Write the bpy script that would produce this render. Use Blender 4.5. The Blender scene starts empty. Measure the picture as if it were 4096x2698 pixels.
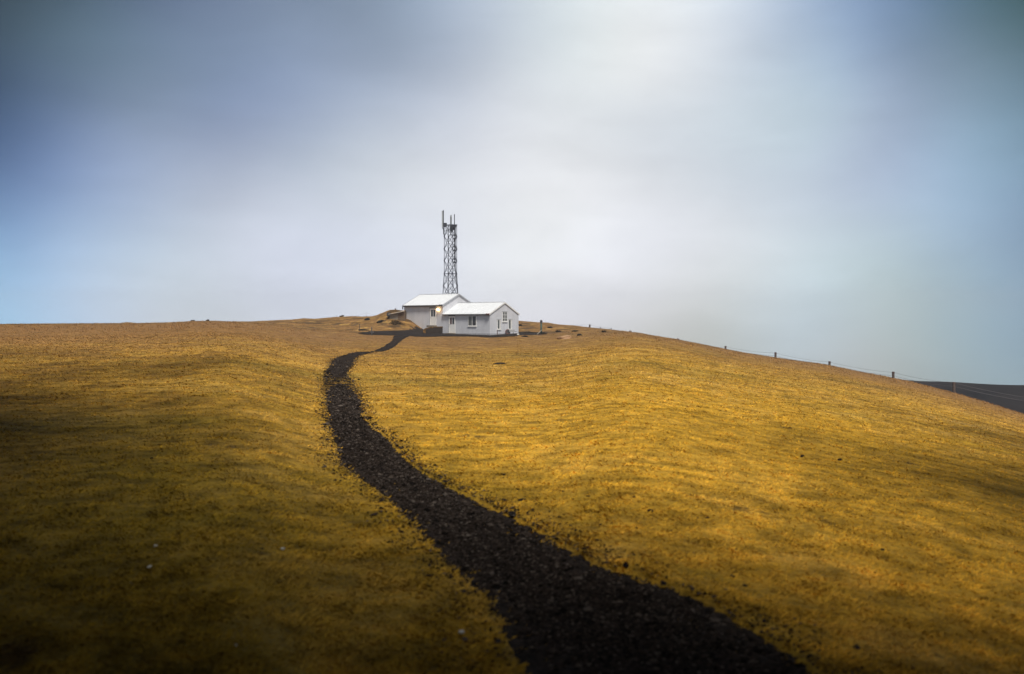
import bpy, math, random
import numpy as np
from mathutils import Vector

S = bpy.context.scene
COL = S.collection
R = math.radians
random.seed(11)
rng = np.random.default_rng(11)

# ------------------------------------------------------------------ camera
F = 3982.0; CX = 2048.0; HZ = 1300.0          # focal length in photo pixels, centre column, horizon row
cam = bpy.data.cameras.new("camera"); co = bpy.data.objects.new("camera", cam); COL.objects.link(co)
co.location = (0, 0, 0); co.rotation_euler = (R(90), 0, 0)
cam.sensor_width = 36; cam.lens = 35; cam.shift_y = -49 / 4096.0
cam.clip_start = 0.1; cam.clip_end = 6000
cam.dof.use_dof = True; cam.dof.focus_distance = 105; cam.dof.aperture_fstop = 1.9
S.camera = co

# ------------------------------------------------------------------ light, sky, exposure
EV = 1.42
S.view_settings.view_transform = 'Standard'; S.view_settings.look = 'None'
S.view_settings.exposure = EV; S.view_settings.gamma = 1
SUN_EL, SUN_AZ = 60.0, 160.0                    # azimuth clockwise from +Y (view direction)
sv = Vector((math.sin(R(SUN_AZ)) * math.cos(R(SUN_EL)), math.cos(R(SUN_AZ)) * math.cos(R(SUN_EL)), math.sin(R(SUN_EL))))
sl = bpy.data.lights.new("sun", 'SUN'); sl.energy = 1.5; sl.angle = R(12); sl.color = (1.0, 0.96, 0.9)
so = bpy.data.objects.new("sun", sl); COL.objects.link(so)
so.rotation_euler = (-sv).to_track_quat('-Z', 'Y').to_euler(); so.location = (0, 0, 200)

def lin(c):
    return tuple((v / 255 / 12.92) if v / 255 <= 0.04045 else ((v / 255 + 0.055) / 1.055) ** 2.4 for v in c)

W = bpy.data.worlds.new("World"); S.world = W; W.use_nodes = True
nt = W.node_tree; nt.nodes.clear()
def N(t, **k):
    n = nt.nodes.new(t)
    for a, b in k.items(): setattr(n, a, b)
    return n
def L(a, b): nt.links.new(a, b)
def M(op, a, b=None, c=None):
    n = N('ShaderNodeMath', operation=op)
    for i, v in enumerate((a, b, c)):
        if v is None: continue
        if isinstance(v, (int, float)): n.inputs[i].default_value = v
        else: L(v, n.inputs[i])
    return n.outputs[0]
tc = N('ShaderNodeTexCoord'); sep = N('ShaderNodeSeparateXYZ'); L(tc.outputs['Generated'], sep.inputs[0])
azi = M('ARCTAN2', sep.outputs[0], sep.outputs[1]); ele = M('ARCSINE', sep.outputs[2])
n1 = N('ShaderNodeTexNoise'); n1.inputs['Scale'].default_value = 3.2; n1.inputs['Detail'].default_value = 3; n1.inputs['Roughness'].default_value = 0.5
L(tc.outputs['Generated'], n1.inputs['Vector'])
s1 = N('ShaderNodeSeparateColor'); L(n1.outputs['Color'], s1.inputs[0])
n0 = N('ShaderNodeTexNoise'); n0.inputs['Scale'].default_value = 1.9; n0.inputs['Detail'].default_value = 1; L(tc.outputs['Generated'], n0.inputs['Vector'])
s0 = N('ShaderNodeSeparateColor'); L(n0.outputs['Color'], s0.inputs[0])
azi = M('ADD', azi, M('MULTIPLY', M('SUBTRACT', s0.outputs[0], 0.5), 0.09)); azi = M('ADD', azi, M('MULTIPLY', M('SUBTRACT', ele, 0.2), -0.04))
azw = M('ADD', azi, M('MULTIPLY', M('SUBTRACT', s1.outputs[0], 0.5), 0.08))
elw = M('ADD', ele, M('MULTIPLY', M('SUBTRACT', s1.outputs[1], 0.5), 0.07))
comb = N('ShaderNodeCombineXYZ'); L(azw, comb.inputs[0]); L(M('MULTIPLY', elw, 1.25), comb.inputs[1])
# cloud tones by direction: (column, row in the 2380-wide photo) or direct (azimuth, elevation) in degrees
SKY = [(5,5,(4,3,10)),(60,60,(41,65,83)),(200,100,(90,111,136)),(400,50,(106,124,156)),(500,180,(128,146,179)),(700,40,(129,145,175)),(900,100,(137,154,184)),
 (1000,20,(160,175,202)),(1180,80,(184,201,224)),(20,250,(27,55,62)),(150,300,(50,76,91)),(300,300,(95,119,150)),(600,300,(148,161,195)),(850,280,(185,195,218)),
 (1100,300,(217,221,236)),(20,400,(56,88,143)),(150,400,(112,137,186)),(300,400,(155,172,211)),(500,450,(167,185,216)),(700,400,(185,194,216)),(900,400,(211,216,231)),
 (20,530,(28,49,79)),(150,520,(114,135,186)),(300,550,(152,166,202)),(500,560,(190,193,216)),(620,530,(221,229,253)),(700,590,(223,229,255)),(20,610,(128,176,230)),
 (120,625,(165,199,257)),(300,640,(199,218,252)),(500,650,(216,226,258)),(800,650,(229,235,255)),(20,710,(165,214,268)),(200,720,(195,218,256)),(500,730,(217,224,240)),
 (1000,600,(237,241,260)),(850,700,(240,244,263)),(1250,100,(215,223,236)),(1400,50,(228,235,245)),(1500,100,(236,237,244)),(1650,60,(217,226,243)),(1800,100,(183,195,220)),
 (1950,60,(157,178,212)),(2100,80,(126,140,186)),(2250,80,(94,124,148)),(2372,20,(14,18,36)),(1250,300,(228,231,242)),(1500,250,(222,227,239)),(1750,250,(200,212,229)),
 (1950,250,(178,196,219)),(2150,220,(145,162,192)),(2350,250,(57,103,146)),(1300,450,(242,243,253)),(1550,450,(229,232,245)),(1800,400,(206,217,236)),(2050,380,(176,191,220)),
 (2300,350,(145,173,203)),(1250,600,(251,253,264)),(1500,600,(245,247,261)),(1750,600,(225,234,247)),(2000,550,(195,212,229)),(2300,550,(151,177,208)),(1300,720,(246,246,260)),
 (1600,740,(219,222,227)),(1900,700,(208,226,242)),(2200,680,(168,192,207)),(2360,720,(129,174,203)),(2000,800,(195,206,215)),(2300,860,(155,178,192)),(1200,1000,(216,219,225)),
 (200,1000,(160,190,220)),(2300,1100,(142,164,178)),(-160,-140,(0,0,0)),(200,-140,(47,64,84)),(700,-150,(107,123,152)),(1450,-140,(230,234,244)),(2050,-140,(106,126,165)),
 (2520,-120,(4,0,10)),(-150,250,(14,37,48)),(-150,400,(39,68,119)),(-150,520,(25,47,80)),(-150,620,(100,148,205)),(-150,710,(157,207,260)),(2520,260,(32,71,115)),
 (2520,500,(89,129,173)),(2520,720,(123,155,182))]
pts = []
for px, py, c in SKY:
    px *= 4096 / 2380; py *= 4096 / 2380
    t = (px - CX) / F; a = math.atan(t); e = math.atan((HZ - py) / F * math.cos(a))
    pts.append((a, e, (c[0] + 1, c[1] + 1, max(c[2] - 6, 0))))
for a, e, c in [(-60,10,(90,105,130)),(60,10,(90,110,135)),(-55,35,(50,62,80)),(0,42,(96,104,118)),(55,35,(70,85,105)),
                (-110,15,(150,158,172)),(110,15,(160,168,180)),(-110,50,(80,88,100)),(110,50,(84,92,104)),(0,75,(66,72,82)),(180,60,(120,128,140)),(-180,60,(120,128,140)),
                (-165,15,(200,204,212)),(165,15,(205,208,214)),(-160,-20,(120,125,130)),(160,-20,(120,125,130)),(0,-40,(150,155,160)),(-90,-30,(120,125,130)),(90,-30,(120,125,130))]:
    pts.append((R(a), R(e), c))
SIG = 0.084
_sg = np.array([SIG if i < len(SKY) else 0.36 for i in range(len(pts))]); _wt = np.where(np.arange(len(pts)) < len(SKY), 1, 0.02)
_p = np.array([(a, e * 1.25) for a, e, c in pts]); _c = np.array([lin(c) for a, e, c in pts])
_A = np.exp(-(np.hypot(_p[:, None, 0] - _p[None, :, 0], _p[:, None, 1] - _p[None, :, 1]) / _sg[None]) ** 2) * _wt[None]; _A /= _A.sum(1, keepdims=True)
_X = _c.copy()
for _ in range(25): _X = np.clip(_X + 0.6 * (_c - _A @ _X), 0.35 * _c, 1.5)     # sharpen the tones so that the soft blend passes through them
acc = None; wsum = None
for i, (a, e, c) in enumerate(pts):
    sg = SIG if i < len(SKY) else 0.36
    d = N('ShaderNodeVectorMath', operation='DISTANCE'); L(comb.outputs[0], d.inputs[0]); d.inputs[1].default_value = (a, e * 1.25, 0)
    q = M('MULTIPLY', d.outputs['Value'], 1 / sg)
    w = M('EXPONENT', M('MULTIPLY', M('MULTIPLY', q, q), -1.0))
    if i >= len(SKY): w = M('MULTIPLY', w, 0.02)
    sc = N('ShaderNodeVectorMath', operation='SCALE'); sc.inputs[0].default_value = _X[i]; L(w, sc.inputs['Scale'])
    if acc is None: acc, wsum = sc.outputs[0], w
    else:
        ad = N('ShaderNodeVectorMath', operation='ADD'); L(acc, ad.inputs[0]); L(sc.outputs[0], ad.inputs[1]); acc = ad.outputs[0]
        wsum = M('ADD', wsum, w)
div = N('ShaderNodeVectorMath', operation='SCALE'); L(acc, div.inputs[0]); L(M('DIVIDE', 1.0, M('ADD', wsum, 1e-7)), div.inputs['Scale'])
# soft streaks in the cloud
mp = N('ShaderNodeMapping'); mp.inputs['Rotation'].default_value = (0, R(-14), 0); mp.inputs['Scale'].default_value = (1.0, 1.0, 2.6); L(tc.outputs['Generated'], mp.inputs[0])
n2 = N('ShaderNodeTexNoise'); n2.inputs['Scale'].default_value = 2.6; n2.inputs['Detail'].default_value = 4; n2.inputs['Roughness'].default_value = 0.5; L(mp.outputs[0], n2.inputs['Vector'])
gain = M('ADD', 0.86, M('MULTIPLY', n2.outputs['Fac'], 0.28))
mp3 = N('ShaderNodeMapping'); mp3.inputs['Rotation'].default_value = (0, R(-24), 0); mp3.inputs['Scale'].default_value = (1.0, 1.0, 3.2); L(tc.outputs['Generated'], mp3.inputs[0])
n3 = N('ShaderNodeTexNoise'); n3.inputs['Scale'].default_value = 7.5; n3.inputs['Detail'].default_value = 5; n3.inputs['Roughness'].default_value = 0.55; n3.inputs['Distortion'].default_value = 0.6; L(mp3.outputs[0], n3.inputs['Vector'])
gain = M('ADD', gain, M('MULTIPLY', M('SUBTRACT', n3.outputs['Fac'], 0.5), 0.20))
sc2 = N('ShaderNodeVectorMath', operation='SCALE'); L(div.outputs[0], sc2.inputs[0]); L(M('MULTIPLY', gain, 2 ** -EV), sc2.inputs['Scale'])
nis = N('ShaderNodeTexSky'); nis.sky_type = 'NISHITA'; nis.sun_disc = False; nis.sun_elevation = R(SUN_EL); nis.sun_rotation = R(SUN_AZ); nis.air_density = 1.0
nsc = N('ShaderNodeVectorMath', operation='SCALE'); L(nis.outputs[0], nsc.inputs[0]); nsc.inputs['Scale'].default_value = 0.05
mx = N('ShaderNodeMix', data_type='VECTOR'); mx.inputs['Factor'].default_value = 0.95; L(nsc.outputs[0], mx.inputs[4]); L(sc2.outputs[0], mx.inputs[5])
bg = N('ShaderNodeBackground'); L(mx.outputs[1], bg.inputs[0]); bg.inputs[1].default_value = 1.0
wo = N('ShaderNodeOutputWorld'); L(bg.outputs[0], wo.inputs[0])

# ------------------------------------------------------------------ helpers
def tag(o, label=None, cat=None, group=None, kind=None):
    if label: o['label'] = label
    if cat: o['category'] = cat
    if group: o['group'] = group
    if kind: o['kind'] = kind
    return o
def empty(name, loc=(0, 0, 0), rz=0):
    o = bpy.data.objects.new(name, None); o.location = loc; o.rotation_euler = (0, 0, rz); o.empty_display_size = 0.3
    COL.objects.link(o); return o
class MB:
    def __init__(s): s.v = []; s.f = []
    def add(s, vs, fs):
        k = len(s.v); s.v += [tuple(v) for v in vs]; s.f += [tuple(i + k for i in f) for f in fs]; return s
    def box(s, x0, x1, y0, y1, z0, z1):
        v = [(x, y, z) for z in (z0, z1) for x, y in ((x0, y0), (x1, y0), (x1, y1), (x0, y1))]
        return s.add(v, [(3, 2, 1, 0), (4, 5, 6, 7), (0, 1, 5, 4), (1, 2, 6, 5), (2, 3, 7, 6), (3, 0, 4, 7)])
    def bar(s, a, b, r, n=6, r2=None):
        a = Vector(a); b = Vector(b); d = (b - a).normalized(); r2 = r if r2 is None else r2
        u = d.cross(Vector((0, 0, 1)) if abs(d.z) < 0.9 else Vector((1, 0, 0))).normalized(); w = d.cross(u)
        vs = []
        for p, q in ((a, r), (b, r2)):
            for k in range(n):
                t = 2 * math.pi * k / n; vs.append(p + (u * math.cos(t) + w * math.sin(t)) * q)
        return s.add(vs, [(k, (k + 1) % n, n + (k + 1) % n, n + k) for k in range(n)] + [tuple(range(n))[::-1], tuple(range(n, 2 * n))])
    def prism(s, poly, y0, y1):      # poly in (x, z), extruded along y
        n = len(poly); vs = [(x, y0, z) for x, z in poly] + [(x, y1, z) for x, z in poly]
        return s.add(vs, [tuple(range(n)), tuple(range(n, 2 * n))[::-1]] + [(k, k + n, (k + 1) % n + n, (k + 1) % n) for k in range(n)])
    def build(s, name, mat, parent=None, smooth=False, bevel=0):
        me = bpy.data.meshes.new(name); me.from_pydata([tuple(v) for v in s.v], [], s.f); me.update()
        import bmesh
        bm = bmesh.new(); bm.from_mesh(me); bmesh.ops.recalc_face_normals(bm, faces=bm.faces); bm.to_mesh(me); bm.free()
        if smooth: me.polygons.foreach_set('use_smooth', [True] * len(me.polygons))
        me.materials.append(mat); o = bpy.data.objects.new(name, me); COL.objects.link(o)
        if parent: o.parent = parent
        if bevel:
            m = o.modifiers.new('bevel', 'BEVEL'); m.width = bevel; m.segments = 2
        return o
def npmesh(name, v, f, mat, smooth=False, attr=None):
    """fast mesh from numpy arrays; f is (n,k) with a constant k"""
    me = bpy.data.meshes.new(name); n, k = f.shape
    me.vertices.add(len(v)); me.vertices.foreach_set('co', v.astype(np.float32).ravel())
    me.loops.add(n * k); me.loops.foreach_set('vertex_index', f.astype(np.int32).ravel())
    me.polygons.add(n); me.polygons.foreach_set('loop_start', np.arange(0, n * k, k, dtype=np.int32))
    me.polygons.foreach_set('use_smooth', np.full(n, smooth))
    me.update(calc_edges=True)
    if attr is not None:
        a = me.attributes.new('tint', 'FLOAT', 'POINT'); a.data.foreach_set('value', attr.astype(np.float32))
    me.materials.append(mat); o = bpy.data.objects.new(name, me); COL.objects.link(o); return o

# materials
def newmat(name):
    m = bpy.data.materials.new(name); m.use_nodes = True
    return m, m.node_tree, m.node_tree.nodes['Principled BSDF']
def mat(name, col, rough=0.6, metal=0, var=0.0, scale=6, bump=0.0, bscale=30, emit=None, spec=0.5, streak=None):
    m, t, b = newmat(name)
    b.inputs['Roughness'].default_value = rough; b.inputs['Metallic'].default_value = metal
    b.inputs['Specular IOR Level'].default_value = spec
    b.inputs['Base Color'].default_value = (*col, 1)
    g = t.nodes.new('ShaderNodeTexCoord')
    if var:
        n = t.nodes.new('ShaderNodeTexNoise'); n.inputs['Scale'].default_value = scale; n.inputs['Detail'].default_value = 5
        src = g.outputs['Object']
        if streak:
            mp = t.nodes.new('ShaderNodeMapping'); mp.inputs['Scale'].default_value = streak; t.links.new(src, mp.inputs[0]); src = mp.outputs[0]
        t.links.new(src, n.inputs['Vector'])
        r = t.nodes.new('ShaderNodeValToRGB'); r.color_ramp.elements[0].position = 0.3; r.color_ramp.elements[1].position = 0.7
        r.color_ramp.elements[0].color = (*[c * (1 - var) for c in col], 1); r.color_ramp.elements[1].color = (*[min(1, c * (1 + var)) for c in col], 1)
        t.links.new(n.outputs['Fac'], r.inputs[0]); t.links.new(r.outputs[0], b.inputs['Base Color'])
    if bump:
        n = t.nodes.new('ShaderNodeTexNoise'); n.inputs['Scale'].default_value = bscale; n.inputs['Detail'].default_value = 4; t.links.new(g.outputs['Object'], n.inputs['Vector'])
        bp = t.nodes.new('ShaderNodeBump'); bp.inputs['Strength'].default_value = bump; bp.inputs['Distance'].default_value = 0.05
        t.links.new(n.outputs['Fac'], bp.inputs['Height']); t.links.new(bp.outputs[0], b.inputs['Normal'])
    if emit:
        b.inputs['Emission Color'].default_value = (*emit[0], 1); b.inputs['Emission Strength'].default_value = emit[1]
    return m

def turf_mat(name, blades):
    """dry moorland turf: colour by place (world position), finer mottling, and per-blade tint"""
    m, t, b = newmat(name); nd = t.nodes; lk = t.links
    b.inputs['Roughness'].default_value = 0.95; b.inputs['Specular IOR Level'].default_value = 0.1
    pos = nd.new('ShaderNodeNewGeometry').outputs['Position']
    def noise(scale, detail=4, vec=None, rough=0.55):
        n = nd.new('ShaderNodeTexNoise'); n.inputs['Scale'].default_value = scale; n.inputs['Detail'].default_value = detail
        n.inputs['Roughness'].default_value = rough; lk.new(vec or pos, n.inputs['Vector']); return n.outputs['Fac']
    def ramp(fac, els):
        r = nd.new('ShaderNodeValToRGB'); r.color_ramp.elements.remove(r.color_ramp.elements[1])
        for i, (p, c) in enumerate(els):
            e = r.color_ramp.elements[0] if i == 0 else r.color_ramp.elements.new(p)
            e.position = p; e.color = (*c, 1) if len(c) == 3 else c
        lk.new(fac, r.inputs[0]); return r.outputs[0]
    def mix(f, a, bb, typ='MIX'):
        x = nd.new('ShaderNodeMix'); x.data_type = 'RGBA'; x.blend_type = typ
        if isinstance(f, float): x.inputs[0].default_value = f
        else: lk.new(f, x.inputs[0])
        for k, v in ((6, a), (7, bb)):
            if isinstance(v, tuple): x.inputs[k].default_value = (*v, 1)
            else: lk.new(v, x.inputs[k])
        return x.outputs[2]
    def maprange(v, a, b_, c=0.0, d=1.0):
        x = nd.new('ShaderNodeMapRange'); x.interpolation_type = 'SMOOTHSTEP'; lk.new(v, x.inputs[0])
        for i, k in enumerate((a, b_, c, d)): x.inputs[i + 1].default_value = k
        return x.outputs[0]
    gold = TURF['gold']; tan = TURF['tan']; olive = TURF['olive']; brown = TURF['brown']; heath = TURF['heath']
    big = noise(0.11, 4); mid = noise(0.55, 5, None, 0.62); small = noise(3.2, 5, None, 0.65); fine = noise(22.0, 3)
    c = ramp(big, [(0.36, olive), (0.47, gold), (0.6, gold), (0.70, tan)])
    c2 = ramp(mid, [(0.33, olive), (0.44, brown), (0.50, gold), (0.60, tan), (0.72, gold)])
    c = mix(0.5, c, c2)
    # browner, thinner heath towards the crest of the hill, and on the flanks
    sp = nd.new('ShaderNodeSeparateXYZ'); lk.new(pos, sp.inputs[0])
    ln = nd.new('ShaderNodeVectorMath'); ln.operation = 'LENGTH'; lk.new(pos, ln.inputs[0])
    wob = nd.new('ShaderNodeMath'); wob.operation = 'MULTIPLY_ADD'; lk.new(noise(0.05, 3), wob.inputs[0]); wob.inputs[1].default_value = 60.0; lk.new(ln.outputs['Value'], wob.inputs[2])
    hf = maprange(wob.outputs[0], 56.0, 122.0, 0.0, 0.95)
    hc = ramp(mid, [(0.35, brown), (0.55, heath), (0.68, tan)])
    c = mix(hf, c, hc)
    # yellower turf right of path with light painted in, darker olive left with shade
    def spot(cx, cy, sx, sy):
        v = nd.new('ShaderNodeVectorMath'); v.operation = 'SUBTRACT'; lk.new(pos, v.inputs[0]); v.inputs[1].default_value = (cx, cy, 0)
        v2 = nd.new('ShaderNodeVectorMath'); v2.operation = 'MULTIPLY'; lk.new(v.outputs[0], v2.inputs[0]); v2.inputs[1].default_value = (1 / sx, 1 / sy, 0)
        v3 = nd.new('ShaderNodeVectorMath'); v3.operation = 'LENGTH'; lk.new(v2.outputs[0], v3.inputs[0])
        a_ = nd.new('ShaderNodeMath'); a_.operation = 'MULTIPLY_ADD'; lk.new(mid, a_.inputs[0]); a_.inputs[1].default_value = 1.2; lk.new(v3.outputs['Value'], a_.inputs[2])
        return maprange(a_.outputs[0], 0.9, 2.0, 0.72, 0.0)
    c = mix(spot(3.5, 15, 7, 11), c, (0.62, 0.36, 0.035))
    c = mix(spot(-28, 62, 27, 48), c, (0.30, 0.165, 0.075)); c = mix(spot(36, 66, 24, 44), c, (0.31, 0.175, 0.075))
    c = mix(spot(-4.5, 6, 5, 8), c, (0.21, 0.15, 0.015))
    sm = ramp(small, [(0.32, (0.42, 0.42, 0.34)), (0.5, (0.92, 0.92, 0.9)), (0.66, (1.32, 1.28, 1.18))])
    sm = mix(0.8, sm, ramp(noise(1.3, 6, None, 0.72), [(0.34, (0.45, 0.44, 0.34)), (0.5, (1.0, 1.0, 1.0)), (0.64, (1.28, 1.24, 1.16))]), 'MULTIPLY')
    c = mix(0.85, c, sm, 'MULTIPLY')
    # bare peaty scrapes
    scr = maprange(noise(0.9, 5, None, 0.7), 0.635, 0.70, 0.0, 0.8)
    c = mix(scr, c, (0.06, 0.038, 0.018))
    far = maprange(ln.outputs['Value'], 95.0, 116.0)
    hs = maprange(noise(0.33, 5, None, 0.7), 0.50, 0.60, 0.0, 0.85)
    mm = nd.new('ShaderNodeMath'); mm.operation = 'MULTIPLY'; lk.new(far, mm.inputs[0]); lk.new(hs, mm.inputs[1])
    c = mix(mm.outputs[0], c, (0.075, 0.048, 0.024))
    if blades:
        at = nd.new('ShaderNodeAttribute'); at.attribute_name = 'tint'
        tr = ramp(at.outputs['Fac'], [(0.0, (0.55, 0.53, 0.45)), (0.3, (0.85, 0.82, 0.74)), (0.7, (1.08, 1.05, 0.98)), (1.0, (1.35, 1.3, 1.2))])
        c = mix(1.0, c, tr, 'MULTIPLY'); c = mix(1.0, c, (1.22, 1.2, 1.15), 'MULTIPLY')
    else:
        fr = ramp(fine, [(0.3, (0.55, 0.53, 0.48)), (0.6, (1.1, 1.1, 1.05))])
        c = mix(0.8, c, fr, 'MULTIPLY'); c = mix(1.0, c, (0.93, 0.91, 0.88), 'MULTIPLY')
        bp = nd.new('ShaderNodeBump'); bp.inputs['Strength'].default_value = 0.7; bp.inputs['Distance'].default_value = 0.12
        lk.new(small, bp.inputs['Height']); lk.new(bp.outputs[0], b.inputs['Normal'])
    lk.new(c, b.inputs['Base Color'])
    return m
TURF = dict(gold=(0.55, 0.325, 0.045), tan=(0.60, 0.38, 0.11), olive=(0.27, 0.20, 0.025), brown=(0.27, 0.15, 0.04), heath=(0.30, 0.165, 0.07))
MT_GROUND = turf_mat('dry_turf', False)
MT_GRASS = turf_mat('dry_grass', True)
def gravel_mat(name, tint):
    m, t, b = newmat(name); nd = t.nodes; lk = t.links
    b.inputs['Roughness'].default_value = 1.0; b.inputs['Specular IOR Level'].default_value = 0.03
    pos = nd.new('ShaderNodeNewGeometry').outputs['Position']
    n = nd.new('ShaderNodeTexNoise'); n.inputs['Scale'].default_value = 14; n.inputs['Detail'].default_value = 6; n.inputs['Roughness'].default_value = 0.7; lk.new(pos, n.inputs['Vector'])
    r = nd.new('ShaderNodeValToRGB'); r.color_ramp.elements[0].position = 0.35; r.color_ramp.elements[1].position = 0.75
    r.color_ramp.elements[0].color = (0.011, 0.0085, 0.007, 1); r.color_ramp.elements[1].color = (0.062, 0.047, 0.038, 1)
    lk.new(n.outputs['Fac'], r.inputs[0]); out = r.outputs[0]
    if tint:
        at = nd.new('ShaderNodeAttribute'); at.attribute_name = 'tint'
        r2 = nd.new('ShaderNodeValToRGB'); r2.color_ramp.elements[0].color = (0.006, 0.005, 0.004, 1); r2.color_ramp.elements[1].color = (0.14, 0.115, 0.095, 1)
        e = r2.color_ramp.elements.new(0.75); e.color = (0.055, 0.041, 0.033, 1)
        lk.new(at.outputs['Fac'], r2.inputs[0]); out = r2.outputs[0]
    lk.new(out, b.inputs['Base Color'])
    bp = nd.new('ShaderNodeBump'); bp.inputs['Strength'].default_value = 0.8; bp.inputs['Distance'].default_value = 0.03
    lk.new(n.outputs['Fac'], bp.inputs['Height']); lk.new(bp.outputs[0], b.inputs['Normal'])
    return m
MT_PATH = gravel_mat('black_gravel', False); MT_STONES = gravel_mat('loose_gravel', True)

# ------------------------------------------------------------------ terrain
# columns of the photo -> skyline row, crest distance, foot row, foot distance
SKYL = np.array([(-900,1302),(0,1297),(250,1295),(480,1294),(510,1290),(550,1294),(700,1290),(770,1286),(860,1284.5),(900,1287),(1000,1287),(1100,1282),(1170,1279),
 (1215,1274),(1260,1276),(1330,1270),(1365,1268),(1417,1266),(1450,1268),(1492,1266),(1508,1262),(1518,1257),(1534,1251),(1546,1245),(1561,1240),(1578,1240),
 (1602,1245),(1640,1252),(1760,1268),(1900,1277),(2075,1284),(2141,1289.5),(2192,1291),(2211,1295),(2239,1299),(2296,1303),(2352,1310),(2428,1317.5),(2500,1326),
 (2550,1332),(2618,1344),(2702,1357.5),(2786,1374),(2886,1394.5),(2970,1411),(3071,1426.5),(3172,1441.6),(3300,1459),(3388,1477),(3463,1493),(3520,1502),
 (3576,1514),(3637,1526),(3821,1574),(3953,1613),(4096,1658),(4400,1740),(5000,1850)], float)
CREST = np.array([(-900,150),(0,150),(1300,142),(1450,135),(1540,133),(1640,135),(1800,145),(2100,148),(2400,140),(2900,128),(3600,112),(4096,84),(5000,70)], float)
FOOTW = np.array([(900,0),(1350,1),(2120,1),(2650,0)], float)
FOOTD = np.array([(0,112),(1640,113),(1695,119.5),(1785,121.5),(2100,121),(2500,114),(2900,104),(3600,90),(4096,66),(5000,54)], float)
EYE = 1.7
def sm(x, a, b):
    t = np.clip((x - a) / (b - a), 0, 1); return t * t * (3 - 2 * t)
_pn = [(rng.uniform(0.5, 1.0), rng.uniform(0, 6.28), rng.uniform(0, 6.28)) for _ in range(24)]
def wave(x, y, lam, k0, k1):
    s = 0
    for k in range(k0, k1):
        q, th, ph = _pn[k]; fq = 2 * math.pi / (lam * q)
        s = s + np.sin(fq * (x * math.cos(th) + y * math.sin(th)) + ph + 1.3 * np.sin(fq * 0.6 * (y * math.cos(th) - x * math.sin(th)) + th))
    return s / (k1 - k0)
def hermite(t, h, z0, z1, m0, m1):
    t2 = t * t; t3 = t2 * t
    return (2 * t3 - 3 * t2 + 1) * z0 + (t3 - 2 * t2 + t) * h * m0 + (-2 * t3 + 3 * t2) * z1 + (t3 - t2) * h * m1
def height0(x, y):
    x = np.asarray(x, float); y = np.asarray(y, float)
    a = np.arctan2(x, y); r = np.hypot(x, y)
    ac = np.clip(a, -R(36), R(36)); px = CX + F * np.tan(ac); ca = np.cos(ac)
    s = (HZ - np.interp(px, SKYL[:, 0], SKYL[:, 1])) / F * ca
    D = np.interp(px, CREST[:, 0], CREST[:, 1]); Df = np.interp(px, FOOTD[:, 0], FOOTD[:, 1])
    back = sm(np.abs(a), R(36), R(150)); s = s * (1 - back) + back * (-0.03)
    c = EYE / D ** 2; m = s + 2 * EYE / D
    zq = -EYE + m * Df - c * Df ** 2; mq = m - 2 * c * Df
    fw = np.interp(px, FOOTW[:, 0], FOOTW[:, 1]) * (1 - back); fw = fw * fw * (3 - 2 * fw)
    frow = np.interp(px, [1350, 1600, 1770, 1960, 2080, 2300], [1326, 1331, 1336, 1340, 1334, 1345])
    zf = zq * (1 - fw) + fw * (HZ - frow) / F * ca * Df; mf = mq * (1 - fw) + fw * 0.012
    m0 = m * (1 - fw) + fw * 0.004
    zD = s * D; rt = np.clip(r / Df, 0, 1)
    zn = hermite(rt, Df, -EYE, zf, m0 * (r / (r + 2.0)), mf)
    zfar = hermite(np.clip((r - Df) / (D - Df), 0, 1), D - Df, zf, zD, mf, s)
    e = r - D; mb = -0.16
    zb = zD + s * e + (mb - s) * np.where(e < 60, e * e / 120, e - 30)
    z = np.where(r < Df, zn, np.where(r < D, zfar, zb))
    z = np.maximum(z, -34 + 0.0 * r)
    return z
def relief(x, y):
    r = np.hypot(x, y)
    z = wave(x, y, 7.0, 0, 6) * 0.030 * sm(r, 3, 22) + wave(x, y, 2.3, 6, 12) * 0.014 + wave(x, y, 0.8, 12, 18) * 0.009 * sm(-r, -60, -20)
    return z * (0.5 + 0.5 * sm(r, 4, 12)) * (1 - 0.75 * sm(r, 25, 75) + 0.75 * sm(r, 114, 126))
def height_raw(x, y): return height0(x, y) + relief(x, y)

# yard and path outlines, read as rays onto the hillside
def hit(px, py, fn=height_raw, y0=2.5, y1=190):
    yy = np.concatenate([np.arange(y0, 30, 0.05), np.arange(30, y1, 0.25)])
    z = fn(yy * (px - CX) / F, yy); q = z - yy * (HZ - py) / F
    k = np.where(q >= 0)[0]
    if len(k) == 0: k = [np.argmax(q / yy)]
    y = yy[k[0]]; return (y * (px - CX) / F, y)
PATH = [(2900,2150,3300),(2698,2085,3260),(2550,2030,3030),(2400,1950,2780),(2300,1850,2480),(2200,1755,2275),(2100,1665,2110),(2000,1560,1905),(1900,1432,1715),(1850,1368,1640),
        (1800,1350,1590),(1750,1340,1548),(1700,1322,1482),(1650,1312,1446),(1600,1304,1444),(1550,1303,1414),(1500,1304,1382),(1470,1322,1398),(1440,1342,1412),(1424,1385,1436),(1413,1425,1475),(1409.5,1470,1492)]
PATH2 = [(1408,1494,1520),(1403,1504,1546),(1390,1533,1572),(1372,1562,1594),(1357,1572,1614),(1345,1572,1640)]
def rail(tab):
    l = np.array([hit(a, y) for y, a, b in tab]); r_ = np.array([hit(b, y) for y, a, b in tab])
    return l, r_
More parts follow.
